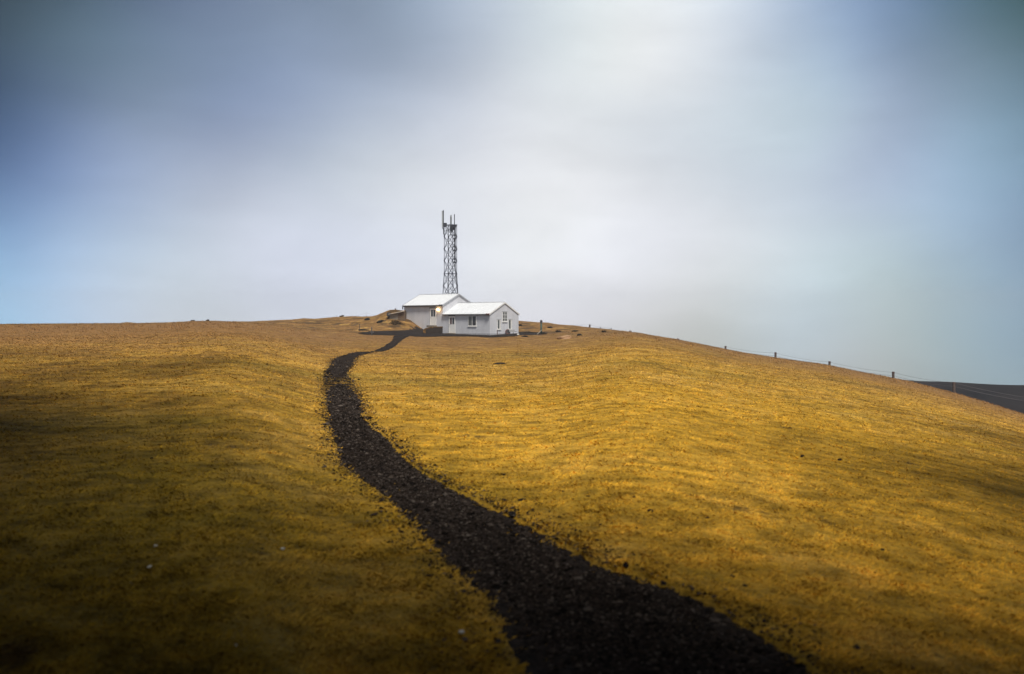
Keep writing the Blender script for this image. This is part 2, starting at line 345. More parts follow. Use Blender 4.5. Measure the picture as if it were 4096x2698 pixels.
def densify(p, step=0.12):
    p = np.array(p); out = [p[0]]
    # Catmull-Rom
    q = np.vstack([2 * p[0] - p[1], p, 2 * p[-1] - p[-2]])
    for i in range(1, len(q) - 2):
        n = 24
        for k in range(1, n + 1):
            t = k / n; t2 = t * t; t3 = t2 * t
            out.append(0.5 * ((2 * q[i]) + (-q[i - 1] + q[i + 1]) * t + (2 * q[i - 1] - 5 * q[i] + 4 * q[i + 1] - q[i + 2]) * t2 + (-q[i - 1] + 3 * q[i] - 3 * q[i + 1] + q[i + 2]) * t3))
    return np.array(out)
RAILS = []
for tab in (PATH, PATH2):
    l, r_ = rail(tab); RAILS.append((densify(l), densify(r_)))
# extend the first path behind the camera foot
YARD_L = [hit(px, py) for px, py in [(1432,1331),(1480,1326),(1560,1325),(1640,1322),(1650,1306),(1700,1304),(1745,1305)]]
YARD_N = [hit(px, py) for px, py in [(1440,1344),(1500,1347),(1570,1349),(1640,1348),(1780,1347),(1900,1348),(1990,1350),(2060,1346),(2100,1342),(2190,1338)]]
YARD_F = [hit(px, py) for px, py in [(2190,1330),(2080,1328)]]
YARD = np.array(YARD_N + YARD_F + [(-2.0, 122.0), (-8.4, 123.5)] + YARD_L[::-1])
def inpoly(x, y, P):
    x = np.asarray(x); c = np.zeros(x.shape, bool); n = len(P)
    for i in range(n):
        x0, y0 = P[i]; x1, y1 = P[(i + 1) % n]
        if y0 == y1: continue
        k = ((y0 > y) != (y1 > y)) & (x < (x1 - x0) * (y - y0) / (y1 - y0) + x0); c ^= k
    return c
def pathpos(x, y):
    """signed distance to the path: negative inside (approximate), smooth"""
    x = np.asarray(x, float); y = np.asarray(y, float); best = np.full(x.shape, 9.0)
    for l, r_ in RAILS:
        c = (l + r_) / 2; hw = np.hypot(*(r_ - l).T) / 2
        # width across the direction of travel
        tdir = np.gradient(c, axis=0); tdir /= np.hypot(*tdir.T)[:, None] + 1e-9
        hw = np.abs((r_ - l)[:, 0] * tdir[:, 1] - (r_ - l)[:, 1] * tdir[:, 0]) / 2
        sel = (x > c[:, 0].min() - 3) & (x < c[:, 0].max() + 3) & (y < c[:, 1].max() + 3) & (y > c[:, 1].min() - 3)
        idx = np.where(sel.ravel())[0]; xf = x.ravel()[idx]; yf = y.ravel()[idx]; bf = best.ravel()
        for k in range(0, len(idx), 20000):
            sl_ = slice(k, k + 20000)
            d = np.hypot(xf[sl_, None] - c[None, ::3, 0], yf[sl_, None] - c[None, ::3, 1]) - hw[None, ::3]
            bf[idx[sl_]] = np.minimum(bf[idx[sl_]], d.min(1))
        best = bf.reshape(x.shape)
    return best
def height(x, y):
    p = pathpos(x, y); return height_raw(x, y) - 0.05 * sm(-p, -0.12, 0.12) * (1 - 0.7 * sm(np.hypot(x, y), 22, 45))

# polar sheet, fine in view, coarse behind
az = np.concatenate([np.linspace(-180, -36, 36)[:-1], np.linspace(-36, 36, 760), np.linspace(36, 180, 36)[1:-1]])
rr = np.concatenate([[0.6, 1.5, 2.5], np.geomspace(3.2, 60, 420), np.linspace(60, 165, 260)[1:], np.geomspace(166, 520, 36)])
A, RR = np.meshgrid(R(1) * az, rr); GX = RR * np.sin(A); GY = RR * np.cos(A); GZ = height(GX, GY)
na, nr = len(az), len(rr)
ii, jj = np.meshgrid(np.arange(nr - 1), np.arange(na), indexing='ij'); j2 = (jj + 1) % na
quads = np.stack([ii * na + jj, (ii + 1) * na + jj, (ii + 1) * na + j2, ii * na + j2], -1).reshape(-1, 4)
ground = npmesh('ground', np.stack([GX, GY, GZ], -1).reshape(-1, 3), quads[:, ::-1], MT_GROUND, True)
tag(ground, kind='structure')

# ------------------------------------------------------------------ path and yard
def strip(l, r_, name, nx=26, seed=1):
    g = np.random.default_rng(seed); n = len(l)
    # resample evenly
    c = (l + r_) / 2; s = np.concatenate([[0], np.cumsum(np.hypot(*np.diff(c, axis=0).T))]); m = max(60, int(s[-1] / 0.06)); m = min(m, 1300)
    t = np.linspace(0, s[-1], m); l2 = np.stack([np.interp(t, s, l[:, k]) for k in (0, 1)], 1); r2 = np.stack([np.interp(t, s, r_[:, k]) for k in (0, 1)], 1)
    k = np.array([0.2, 0.6, 0.2]); j = g.normal(0, 1, (2, m)); j = np.array([np.convolve(q, k, 'same') for q in j])
    slow = np.array([np.interp(t, t[::9], g.normal(0, 1, len(t[::9]))) for _ in (0, 1)])
    w = np.hypot(*(r2 - l2).T)[:, None]; d = (r2 - l2) / (w + 1e-9)
    l2 = l2 - d * (0.04 + 0.045 * j[0] + 0.05 * slow[0])[:, None]; r2 = r2 + d * (0.04 + 0.045 * j[1] + 0.05 * slow[1])[:, None]
    u = np.linspace(0, 1, nx)[None, :, None]; P = l2[:, None] * (1 - u) + r2[:, None] * u
    z = height_raw(P[..., 0], P[..., 1]) - 0.036 + 0.05 * sm(P[..., 1], 22, 45) + 0.02 * (np.abs(u[..., 0] * 2 - 1) ** 3) + g.normal(0, 0.006, P.shape[:2])
    z[:, 0] = z[:, -1] = -9  # tuck the rims into the turf
    z[:, 0] = height_raw(P[:, 0, 0], P[:, 0, 1]) - 0.02; z[:, -1] = height_raw(P[:, -1, 0], P[:, -1, 1]) - 0.02
    v = np.concatenate([P, z[..., None]], -1).reshape(-1, 3)
    a, b = np.meshgrid(np.arange(m - 1), np.arange(nx - 1), indexing='ij'); f = np.stack([a * nx + b, a * nx + b + 1, (a + 1) * nx + b + 1, (a + 1) * nx + b], -1).reshape(-1, 4)
    return v, f
v1, f1 = strip(*RAILS[0], 'path', seed=3); v2, f2 = strip(*RAILS[1], 'path', nx=12, seed=4)
path = npmesh('path', np.vstack([v1, v2]), np.vstack([f1, f2 + len(v1)]), MT_PATH, False); tag(path, kind='structure')
# yard: fine grid clipped by the outline
gx, gy = np.meshgrid(np.arange(-20, 8, 0.22), np.arange(96, 132, 0.22)); jx = gx + rng.normal(0, 0.05, gx.shape); jy = gy + rng.normal(0, 0.05, gx.shape)
gz = height(jx, jy) + 0.035; wob = 0.6 * wave(jx, jy, 3.0, 0, 5) + 0.5 * wave(jx, jy, 1.1, 6, 14)
ins = inpoly(jx + wob, jy + wob, YARD); a, b = np.where(ins[:-1, :-1] & ins[1:, :-1] & ins[1:, 1:] & ins[:-1, 1:]); nxx = gx.shape[1]
yf = np.stack([a * nxx + b, a * nxx + b + 1, (a + 1) * nxx + b + 1, (a + 1) * nxx + b], -1)
used = np.unique(yf); remap = np.full(gx.size, -1); remap[used] = np.arange(len(used))
yard = npmesh('dirt_yard', np.stack([jx, jy, gz], -1).reshape(-1, 3)[used], remap[yf], MT_PATH, False); tag(yard, kind='structure')

# loose gravel on the path and its fringe
def stones(n, name):
    l, r_ = RAILS[0]; g = np.random.default_rng(5)
    c = (l + r_) / 2; wd = np.hypot(*(r_ - l).T)
    seg = np.hypot(*np.gradient(c, axis=0).T) / np.maximum(c[:, 1], 3) ** 1.35; idx = g.choice(len(c), n, p=seg / seg.sum())
    u = g.beta(0.9, 0.9, n); fringe = g.random(n) < 0.20; u = np.where(fringe, np.where(g.random(n) < 0.45, -1, 1) * np.abs(g.normal(0, 0.17, n)) + (g.random(n) < 0.5) * 1.0, u)
    f = g.random(n)[:, None]; i2 = np.minimum(idx + 1, len(c) - 1)
    L_ = l[idx] * (1 - f) + l[i2] * f; R_ = r_[idx] * (1 - f) + r_[i2] * f
    P = L_ * (1 - u[:, None]) + R_ * u[:, None] + g.normal(0, 0.02, (n, 2))
    dist = np.hypot(*P.T); s = (0.004 + 0.007 * g.random(n) ** 3) * (1 + dist * 0.05) * np.where(g.random(n) < 0.02, 2.2, 1)
    base = np.array([(1,0,0),(-1,0,0),(0,1,0),(0,-1,0),(0,0,0.8),(0,0,-0.5)], float); tri = np.array([(0,2,4),(2,1,4),(1,3,4),(3,0,4),(2,0,5),(1,2,5),(3,1,5),(0,3,5)])
    th = g.uniform(0, 6.28, n); ct, st = np.cos(th), np.sin(th)
    V = base[None] * (1 + g.normal(0, 0.28, (n, 6, 3))) * (s[:, None, None] * np.array([1.3, 0.9, 0.75]))
    X = V[..., 0] * ct[:, None] - V[..., 1] * st[:, None]; Y = V[..., 0] * st[:, None] + V[..., 1] * ct[:, None]
    pp = pathpos(P[:, 0], P[:, 1]); z = height_raw(P[:, 0], P[:, 1]) - 0.03 * (pp < 0.02) + 0.3 * s
    v = np.stack([X + P[:, :1], Y + P[:, 1:], V[..., 2] + z[:, None]], -1).reshape(-1, 3)
    fc = (tri[None] + 6 * np.arange(n)[:, None, None]).reshape(-1, 3)
    tint = np.repeat(g.random(n) ** 1.6, 6)
    return npmesh(name, v, fc, MT_STONES, False, tint)
gravel = stones(80000, 'gravel'); tag(gravel, 'loose black volcanic gravel covering the winding footpath', 'gravel', kind='stuff')

# ------------------------------------------------------------------ grass: matted dry blades, sampled evenly for the eye
def grass(n):
    g = np.random.default_rng(8)
    a = g.uniform(-R(31.5), R(31.5), n)
    # rows of the picture, so that far turf is not empty: sample 1/r between near and far
    q = g.random(n); far = 1 / 135.0; near = 1 / 3.6; inv = near * (1 - q) + far * q; pk = g.random(n); inv = np.where(pk < 0.20, 1 / (18 + 40 * g.random(n)), np.where(pk < 0.38, 1 / (50 + 66 * g.random(n)), inv))
    r = 1 / inv
    kk = r < 85 + 32 * g.random(n); a, r = a[kk], r[kk]; n = len(r)
    x = r * np.sin(a); y = r * np.cos(a)
    pp = pathpos(x, y); edge = 0.10 * wave(x, y, 0.9, 0, 6) + 0.16 * wave(x, y, 0.33, 6, 14) + g.normal(0, 0.05, n)
    keep = pp + edge > 0.04
    strag = (pp + edge > -0.22) & (g.random(n) < 0.03); keep |= strag
    keep &= ~inpoly(x + 0.2 * wave(x, y, 2, 3, 8), y, YARD)
    clump = wave(x, y, 1.1, 2, 9) + 0.7 * wave(x, y, 0.37, 9, 17)
    keep &= g.random(n) < 0.55 + 0.45 * sm(clump, -0.6, 0.4)
    x, y, r, clump = x[keep], y[keep], r[keep], clump[keep]; n = len(x)
    h = (0.017 + 0.018 * g.random(n)) * (1 + 0.35 * clump) * (0.75 + r / 90.0) * (1 - 0.7 * sm(r, 30, 90)); w = (0.0020 + 0.0018 * g.random(n)) * (1 + r / 8.0)
    th = g.uniform(0, 6.28, n); lean = g.uniform(0.9, 2.4, n)
    dx, dy = np.cos(th), np.sin(th); z = height_raw(x, y) - 0.01
    pp2 = pathpos(x, y); z = z - 0.04 * sm(-pp2, -0.1, 0.1)
    tx, ty = x + dx * h * lean, y + dy * h * lean
    mxp, myp = x + dx * h * lean * 0.4, y + dy * h * lean * 0.4
    ox, oy = -dy * w, dx * w
    v = np.stack([np.stack([x - ox, y - oy, z], -1), np.stack([x + ox, y + oy, z], -1),
                  np.stack([mxp + ox * .8, myp + oy * .8, z + h * 0.65], -1), np.stack([tx, ty, z + h], -1)], 1).reshape(-1, 3)
    b = 4 * np.arange(n)[:, None]; f = np.concatenate([b + np.array([[0, 1, 2]]), b + np.array([[0, 2, 3]])])
    tint = np.clip(0.5 + 0.18 * g.normal(0, 1, n) + 0.16 * clump, 0, 1)
    # taller, sparser tussocks on the upper slope and the crest
    m_ = 90000; a = g.uniform(-R(30), R(30), m_); r = 55 + 85 * g.random(m_) ** 0.8; x, y = r * np.sin(a), r * np.cos(a)
    cl_ = wave(x, y, 5.0, 3, 11) + 0.8 * wave(x, y, 1.7, 9, 19)
    kp = (cl_ > 0.12) & (pathpos(x, y) > 0.25) & ~inpoly(x, y, YARD); x, y, r, cl_ = x[kp], y[kp], r[kp], cl_[kp]; m_ = len(x)
    h = (0.04 + 0.09 * g.random(m_)) * sm(r, 50, 75) * np.where(np.abs(x + 6) < 12, 0.7, 1); w = 0.010 + 0.014 * g.random(m_); th = g.uniform(0, 6.28, m_); z = height_raw(x, y) - 0.02
    dx, dy = np.cos(th), np.sin(th); ox, oy = -dy * w, dx * w; le = g.uniform(.2, 1.4, m_)
    v_ = np.stack([np.stack([x - ox, y - oy, z], -1), np.stack([x + ox, y + oy, z], -1), np.stack([x + dx * h * le * .4 + ox * .8, y + dy * h * le * .4 + oy * .8, z + h * .65], -1), np.stack([x + dx * h * le, y + dy * h * le, z + h], -1)], 1).reshape(-1, 3)
    b = 4 * np.arange(m_)[:, None] + len(v); f = np.concatenate([f, b + np.array([[0, 1, 2]]), b + np.array([[0, 2, 3]])]); v = np.concatenate([v, v_])
    tint = np.concatenate([tint, np.clip(0.45 - 0.35 * cl_ + 0.15 * g.normal(0, 1, m_), 0, 1)])
    return npmesh('grass', v, f, MT_GRASS, False, np.repeat(tint, 4))
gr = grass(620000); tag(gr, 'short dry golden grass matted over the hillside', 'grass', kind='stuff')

# ------------------------------------------------------------------ far dark hillside on the right
HT = np.array([(3300,1512),(3560,1521),(3640,1523),(3750,1526),(3850,1531),(3960,1537),(4096,1542),(4400,1552),(5000,1570)], float)
MT_HEATH = mat('dark_heath', (0.013, 0.010, 0.009), 0.95, var=0.6, scale=0.12, bump=0.5, bscale=0.4, spec=0.1)
us = np.linspace(3200, 5400, 150); ts = np.linspace(0, 1, 44); U, T = np.meshgrid(us, ts)
top = (HZ - np.interp(U, HT[:, 0], HT[:, 1])) / F; Yh = 118 + 72 * T
zt = top * 190 + 0.35 * wave(U, U * 0, 420, 3, 12)
Zh = zt - (1 - T) ** 1.35 * (13 + (U - 3300) * 0.002) + 0.25 * wave((U - CX) / F * Yh, Yh, 19, 0, 8) * T * (1 - T) * 3
# backside falls away
Yh = np.vstack([Yh, Yh[-1:] + 40, Yh[-1:] + 160]); Zh = np.vstack([Zh, Zh[-1:] - 3, Zh[-1:] - 26]); U = np.vstack([U, U[-1:], U[-1:]])
a, b = np.meshgrid(np.arange(U.shape[0] - 1), np.arange(U.shape[1] - 1), indexing='ij'); nn = U.shape[1]
hills = npmesh('hills', np.stack([(U - CX) / F * Yh, Yh, Zh], -1).reshape(-1, 3), np.stack([a * nn + b, a * nn + b + 1, (a + 1) * nn + b + 1, (a + 1) * nn + b], -1).reshape(-1, 4), MT_HEATH, True)
tag(hills, kind='structure')

# ------------------------------------------------------------------ added puffs overhead (never in frame): block light over foreground and flanks
CH = 27.0
def lit(xg, yg):
    """how much light the puffs let onto a place on the ground, 0 covered .. 1 open"""
    u = xg / np.maximum(yg, 1)
    near = sm(yg + np.where(xg < 0, 1.8 * xg, 0.4 * np.minimum(xg, 2.5)), 3.2, 8.4)
    left = sm(xg + 0.37 * yg, -9, 1); right = sm(-xg + 0.49 * yg, -6.5, 1)
    near = np.maximum(near, sm(yg, 15, 32))
    left = np.maximum(left, sm(yg, 22, 40)); right = np.maximum(right, sm(yg, 18, 34))
    return near * left * right
g = np.random.default_rng(21); sp_ = 3.4
cx, cy = np.meshgrid(np.arange(-150, 150, sp_), np.arange(-130, 64, sp_)); cx = cx.ravel() + g.normal(0, 0.8, cx.size); cy = cy.ravel() + g.normal(0, 0.8, cy.size)
shx, shy = -sv.x / sv.z * CH, -sv.y / sv.z * CH
xg, yg = cx + shx, cy + shy
pr = 1 - lit(xg, yg)
ok = g.random(cx.size) < pr ** 1.1; cx, cy = cx[ok], cy[ok]
import bmesh
bm = bmesh.new(); bmesh.ops.create_icosphere(bm, subdivisions=2, radius=1); iv = np.array([v.co[:] for v in bm.verts]); fi = np.array([[v.index for v in f.verts] for f in bm.faces]); bm.free()
n = len(cx); rad = g.uniform(2.5, 3.3, n); V = iv[None] * (1 + g.normal(0, 0.05, (n, len(iv), 1))) * rad[:, None, None] * np.array([1, 1, 0.62])
V[..., 0] += cx[:, None]; V[..., 1] += cy[:, None]; V[..., 2] += (CH + g.uniform(-1.2, 1.5, n))[:, None]
MT_SHADE_PUFF = mat('shade_puff_grey', (0.16, 0.17, 0.19), 1.0, var=0.2, scale=0.1, spec=0.0)
cl = npmesh('shade_puffs', V.reshape(-1, 3), (fi[None] + len(iv) * np.arange(n)[:, None, None]).reshape(-1, 3), MT_SHADE_PUFF, True)
tag(cl, kind='structure')

# ------------------------------------------------------------------ buildings
TH = R(38.0)
fvec = Vector((-math.cos(TH), math.sin(TH), 0)); gvec = Vector((math.sin(TH), math.cos(TH), 0))
C0 = Vector(((1960 - CX) / F * 117, 117, 0))
# local frame of each building: +X runs along the front wall towards its near right-hand corner (x = 0 there), +Y goes back, front face at y = 0
RZ = math.atan2(-fvec.y, -fvec.x)
def toplane_front(px, origin=C0):      # distance along the front wall of a photo column
    t = (px - CX) / F; return (t * origin.y - origin.x) / (fvec.x - t * fvec.y)
def toplane_gable(px, origin=C0):
    t = (px - CX) / F; return (t * origin.y - origin.x) / (gvec.x - t * gvec.y)
def zof(py, Y): return (HZ - py) / F * Y
WALL = mat('white_render', (0.66, 0.66, 0.68), 0.85, var=0.07, scale=1.6, bump=0.25, bscale=14, spec=0.2, streak=(1, 1, 0.25))
ROOF = mat('white_sheet_roof', (0.76, 0.77, 0.77), 0.55, var=0.05, scale=1.2, spec=0.35, streak=(2, 0.4, 1))
TRIM = mat('dark_trim', (0.075, 0.07, 0.07), 0.6, var=0.2, scale=4)
TRIMR = mat('rusty_trim', (0.16, 0.07, 0.06), 0.7, var=0.25, scale=4)
GREYT = mat('grey_verge', (0.42, 0.43, 0.45), 0.6)
WHITE = mat('white_paint', (0.88, 0.86, 0.81), 0.5, var=0.04, scale=5)
GLASS = mat('window_glass', (0.035, 0.04, 0.05), 0.12, spec=0.6)
GLASSR = mat('curtained_glass', (0.09, 0.03, 0.035), 0.15, spec=0.5)
GLASSG = mat('pale_glass', (0.12, 0.125, 0.12), 0.2, spec=0.6)
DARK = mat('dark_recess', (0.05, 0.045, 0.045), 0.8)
RUST = mat('rusty_iron', (0.10, 0.045, 0.035), 0.8, var=0.3, scale=9)
CONC = mat('old_concrete', (0.23, 0.19, 0.14), 0.9, var=0.25, scale=3, bump=0.4, bscale=12)

def house(name, origin, length, depth, zb, ze, zr, label):
    h = empty(name, (origin.x, origin.y, 0), RZ); tag(h, label, 'building')
    MB().prism([(-length, zb), (0, zb), (0, ze), (-length, ze)], 0.0, depth)
    # walls: pentagonal prism, gables at x = 0 and x = -length
    m = MB(); P = [(0, zb), (depth, zb), (depth, ze), (depth / 2, zr - 0.05), (0, ze)]
    vs = [(0, y, z) for y, z in P] + [(-length, y, z) for y, z in P]
    m.add(vs, [(0, 1, 2, 3, 4), (9, 8, 7, 6, 5)] + [(k, k + 5, (k + 1) % 5 + 5, (k + 1) % 5) for k in range(5)])
    m.build('wall', WALL, h)
    # roof: two slabs with ribs
    k = (zr - ze) / (depth / 2); m = MB(); ov = 0.16; t = 0.07; o2 = 0.05
    for sgn in (0, 1):
        def Y(v): return v if sgn == 0 else depth - v
        a = [(-length - o2, Y(-ov), ze - ov * k + .02), (o2, Y(-ov), ze - ov * k + .02), (o2, Y(depth / 2), zr + .02), (-length - o2, Y(depth / 2), zr + .02)]
        m.add(a + [(x, y, z + t) for x, y, z in a], [(0, 1, 2, 3), (4, 5, 6, 7), (0, 1, 5, 4), (1, 2, 6, 5), (2, 3, 7, 6), (3, 0, 4, 7)])
        nr_ = int(length / 0.45)
        for i in range(nr_ + 1):
            x = -length + i * length / nr_
            m.add([(x - .025, Y(-ov), ze - ov * k + .085), (x + .025, Y(-ov), ze - ov * k + .085), (x + .025, Y(depth / 2 - .02), zr + .085), (x - .025, Y(depth / 2 - .02), zr + .085),
                   (x - .015, Y(-ov), ze - ov * k + .125), (x + .015, Y(-ov), ze - ov * k + .125), (x + .015, Y(depth / 2 - .02), zr + .125), (x - .015, Y(depth / 2 - .02), zr + .125)],
                  [(4, 5, 6, 7), (0, 1, 5, 4), (1, 2, 6, 5), (3, 0, 4, 7)])
    rf = m.build('roof', ROOF, h)
    MB().box(-length - o2, o2, depth / 2 - .09, depth / 2 + .09, zr + .10, zr + .135).build('ridge_cap', ROOF, rf)
    return h, rf, k
def verge(h, rf, x, depth, ze, zr, k, m_, w=0.05, ov=0.18):
    for s in (0, 1):
        def Y(v): return v if s == 0 else depth - v
        a = (x, Y(-ov), ze - ov * k + 0.03); b = (x, Y(depth / 2), zr + 0.03)
        q = MB(); vs = []
        for p in (a, b):
            vs += [(p[0] - w, p[1], p[2] - 0.09), (p[0] + w, p[1], p[2] - 0.09), (p[0] + w, p[1], p[2] + 0.08), (p[0] - w, p[1], p[2] + 0.08)]
        q.add(vs, [(0, 1, 2, 3), (7, 6, 5, 4), (0, 4, 5, 1), (1, 5, 6, 2), (2, 6, 7, 3), (3, 7, 4, 0)]); q.build('bargeboard', m_, h)

DEP = 5.5
lowh, lrf, lk = house('white_cottage', C0, 7.41, DEP, -2.3, 1.29, 2.62, 'lower front white cottage with one door, a wide window and three gable windows')
U0 = C0 + fvec * 7.43
ublen = 6.56; UD = 5.9
uph, urf, uk = house('white_cottage', U0, ublen, UD, -2.0, 2.41, 3.76, 'taller rear white cottage with a lit lamp beside its door')
verge(lowh, lrf, -7.41 + 0.06, DEP, 1.29, 2.62, lk, GREYT, 0.03)
verge(lowh, lrf, 0.07, DEP, 1.29, 2.62, lk, WHITE, 0.018)
verge(uph, urf, -ublen - 0.09, UD, 2.41, 3.76, uk, TRIM, 0.04)
verge(uph, urf, 0.085, UD, 2.41, 3.76, uk, GREYT, 0.03)
# gutters
def gutter(h, length, ze, k, m_, r, mend, rend):
    z = ze - 0.16 * k + 0.0
    q = MB().bar((-length - 0.05, -0.20, z), (0.02, -0.20, z), r, 8); o = q.build('gutter', m_, h)
    MB().bar((-0.42, -0.22, z + .02), (0.08, -0.22, z + .02), rend, 8).build('gutter_end', mend, h)
    return o
gutter(lowh, 7.3, 1.29, lk, TRIM, 0.045, TRIMR, 0.10)
gutter(uph, ublen, 2.41, uk, TRIM, 0.085, TRIM, 0.12)
MB().bar((-ublen - 0.05, -0.2, 2.36), (-ublen - 0.14, -0.1, 1.95), 0.07, 8).build('downpipe', TRIM, uph)
MB().box(-7.42, 0.012, -0.012, DEP + .01, -2.3, -1.02).build('plinth', mat('grey_plinth', (0.42, 0.42, 0.43), 0.9, var=0.15, scale=3), lowh)

def door(h, x0, x1, z0, z1, gl=None):
    d = MB(); d.box(x0, x0 + .07, -.05, -.002, z0, z1).box(x1 - .07, x1, -.05, -.002, z0, z1).box(x0 + .07, x1 - .07, -.05, -.002, z1 - .07, z1)
    d.box(x0 + .07, x1 - .07, -.03, -.002, z0, z1 - .07)
    o = d.build('door', WHITE, h)
    xm = (x0 + x1) / 2 + .03; w = (x1 - x0)
    g0 = z0 + (z1 - z0) * 0.52; g1 = z1 - 0.2
    MB().box(xm - w * .33, xm - .05, -.042, -.031, g0, g1).build('pane', gl or GLASS, o)
    MB().box(xm + .05, xm + w * .32, -.042, -.031, g0, g1).build('pane', GLASS, o)
    MB().box(x0 - .05, x1 + .04, -.085, -.051, z1 - .01, z1 + .10).build('lintel', TRIM, o)
    MB().box(x0 - .05, x0 - .001, -.06, -.003, z0, z1 - .011).build('jamb', GREYT, o)
    hb = MB().bar((x0 + .13, -.031, z0 + 1.0), (x0 + .13, -.09, z0 + 1.0), .018, 8).bar((x0 + .13, -.09, z0 + 1.0), (x0 + .26, -.09, z0 + 1.0), .015, 8); hb.build('handle', TRIM, o)
    MB().box(x0 - .1, x1 + .1, -.55, -.0, z0 - .25, z0 - .01).build('doorstep', CONC, h)
    return o
def fx(px, org=C0, off=0.0): return -(toplane_front(px) - off)
# lower cottage: door and window on the front
def zf_(py, px): Y = C0.y + fvec.y * toplane_front(px); return zof(py, Y)
door(lowh, fx(1796), fx(1821), zf_(1333, 1808), zf_(1265, 1808), GLASSR)
off = 7.43
door(uph, fx(1720.5) + off, fx(1745) + off, zf_(1302, 1732), zf_(1234, 1732))
def window(h, x0, x1, z0, z1, mull=1, rows=0, side=None, gl=GLASS, sill=True):
    w = empty('window', (0, 0, 0)); w.parent = h
    t = .06; m = MB(); m.box(x0, x0 + t, -.05, -.002, z0, z1).box(x1 - t, x1, -.05, -.002, z0, z1).box(x0 + t, x1 - t, -.05, -.002, z0, z0 + t).box(x0 + t, x1 - t, -.05, -.002, z1 - t, z1)
    xs = [x0 + t + (x1 - x0 - 2 * t) * (i + 1) / (mull + 1) for i in range(mull)]
    for x in xs: m.box(x - .035, x + .035, -.048, -.002, z0 + t, z1 - t)
    for i in range(rows):
        z = z0 + (z1 - z0) * (i + 1) / (rows + 1); m.box(x0 + t, x1 - t, -.046, -.002, z - .025, z + .025)
    return m, w
def put_window(h, x0, x1, z0, z1, rot=None, mull=1, rows=0, gl=GLASS, frame=WHITE, gl2=None):
    m, w = window(h, x0, x1, z0, z1, mull, rows); obs = [m.build('frame', frame, w)]
    if gl2 is not None:
        xm = (x0 + x1) / 2
        obs += [MB().box(x0 + .03, xm, -.03, -.001, z0 + .03, z1 - .03).build('pane', gl, w), MB().box(xm + .001, x1 - .03, -.03, -.001, z0 + .03, z1 - .03).build('pane', gl2, w)]
    else: obs.append(MB().box(x0 + .03, x1 - .03, -.03, -.001, z0 + .03, z1 - .03).build('pane', gl, w))
    obs.append(MB().box(x0 - .03, x1 + .03, -.08, -.002, z0 - .09, z0 - .001).build('sill', frame, w))
    obs.append(MB().box(x0 - .03, x1 + .03, -.065, -.002, z1 + .001, z1 + .06).build('lintel', GREYT, w))
    return w
put_window(lowh, fx(1873), fx(1906), zf_(1305, 1890), zf_(1264, 1890), gl=GLASSG, gl2=GLASS)
# gable windows: same builder turned by 90 degrees to face out of the gable at x = 0
def gable_window(px0, px1, py0, py1, **k):
    a, b = toplane_gable(px0), toplane_gable(px1); Y = C0.y + gvec.y * (a + b) / 2
    w = put_window(lowh, a, b, zof(py1, Y), zof(py0, Y), **k); w.rotation_euler = (0, 0, R(90)); w.location = (0.0, 0, 0); return w
gable_window(2009, 2028, 1247.5, 1287, mull=1, rows=2, gl=GLASSG)
for p0, p1 in ((1988.5, 2003), (2033, 2047.5)):
    w = gable_window(p0, p1, 1278.5, 1318, mull=0, gl=GLASSG)
    a, b = toplane_gable(p0), toplane_gable(p1); Y = C0.y + gvec.y * (a + b) / 2
    MB().box(b - .28, b - .10, -.047, -.031, zof(1317, Y), zof(1279.5, Y)).build('casement', WHITE, w)
# vent pipe on the gable, by the left ground-floor window
a = toplane_gable(1988); MB().bar((0.05, a, -1.4), (0.05, a, -0.62), .035, 8).build('waste_pipe', RUST, lowh)
# lamp by the upper door
LAMPM = mat('lamp_glow', (1, 0.8, 0.5), 0.4, emit=((1.0, 0.62, 0.28), 7.0))
xl = fx(1755.5) + off; zl = zf_(1239.5, 1755)
lp = MB(); lp.box(xl - .06, xl + .06, -.05, -.002, zl - .02, zl + .14); lo = lp.build('lamp_bracket', TRIM, uph)
ic = MB(); ic.add([tuple(v * 0.135) for v in iv], [tuple(f) for f in fi]); bulb = ic.build('lamp_globe', LAMPM, uph, True); bulb.location = (xl, -.19, zl)
ll = bpy.data.lights.new('lamp_light', 'POINT'); ll.energy = 0.2; ll.color = (1, 0.62, 0.3); ll.shadow_soft_size = 0.05
llo = bpy.data.objects.new('lamp_light', ll); COL.objects.link(llo); llo.parent = uph; llo.location = (xl, -.42, zl)

# ------------------------------------------------------------------ lattice mast
STEEL = mat('galvanised_steel', (0.055, 0.06, 0.085), 0.6, metal=0.0, var=0.25, scale=3)
STEELD = mat('dark_cable', (0.025, 0.03, 0.04), 0.7)
PANEL = mat('pale_antenna_panel', (0.42, 0.46, 0.46), 0.5)
TY = 136.0; tk = F / TY
def tz(py): return zof(py, TY)
tc0 = ((1802 - CX) / F * TY, TY)
aa = 37 / tk; ph = R(-23)       # left-front side recedes; side length from the two apparent widths
e1 = Vector((math.cos(ph), math.sin(ph))) * aa; e2 = Vector((-math.sin(ph), math.cos(ph))) * aa
corner0 = [Vector(tc0) + (-e1 - e2) / 2, Vector(tc0) + (e1 - e2) / 2, Vector(tc0) + (e1 + e2) / 2, Vector(tc0) + (-e1 + e2) / 2]
zb = float(height_raw(tc0[0], tc0[1])) - 0.3
mast = empty('lattice_mast', (tc0[0], tc0[1], 0)); tag(mast, 'tall steel lattice mast carrying antennas behind the rear cottage', 'mast')
zj, zt = tz(1096), tz(900)
def cpos(k, z):
    c = corner0[k] - Vector(tc0); s = 1.0 if z >= zj else 1 + 0.22 * (zj - z) / (zj - tz(1183)); return Vector((c.x * s, c.y * s, z))
def add(m, nm, mt, **k): return m.build(nm, mt, mast, **k)
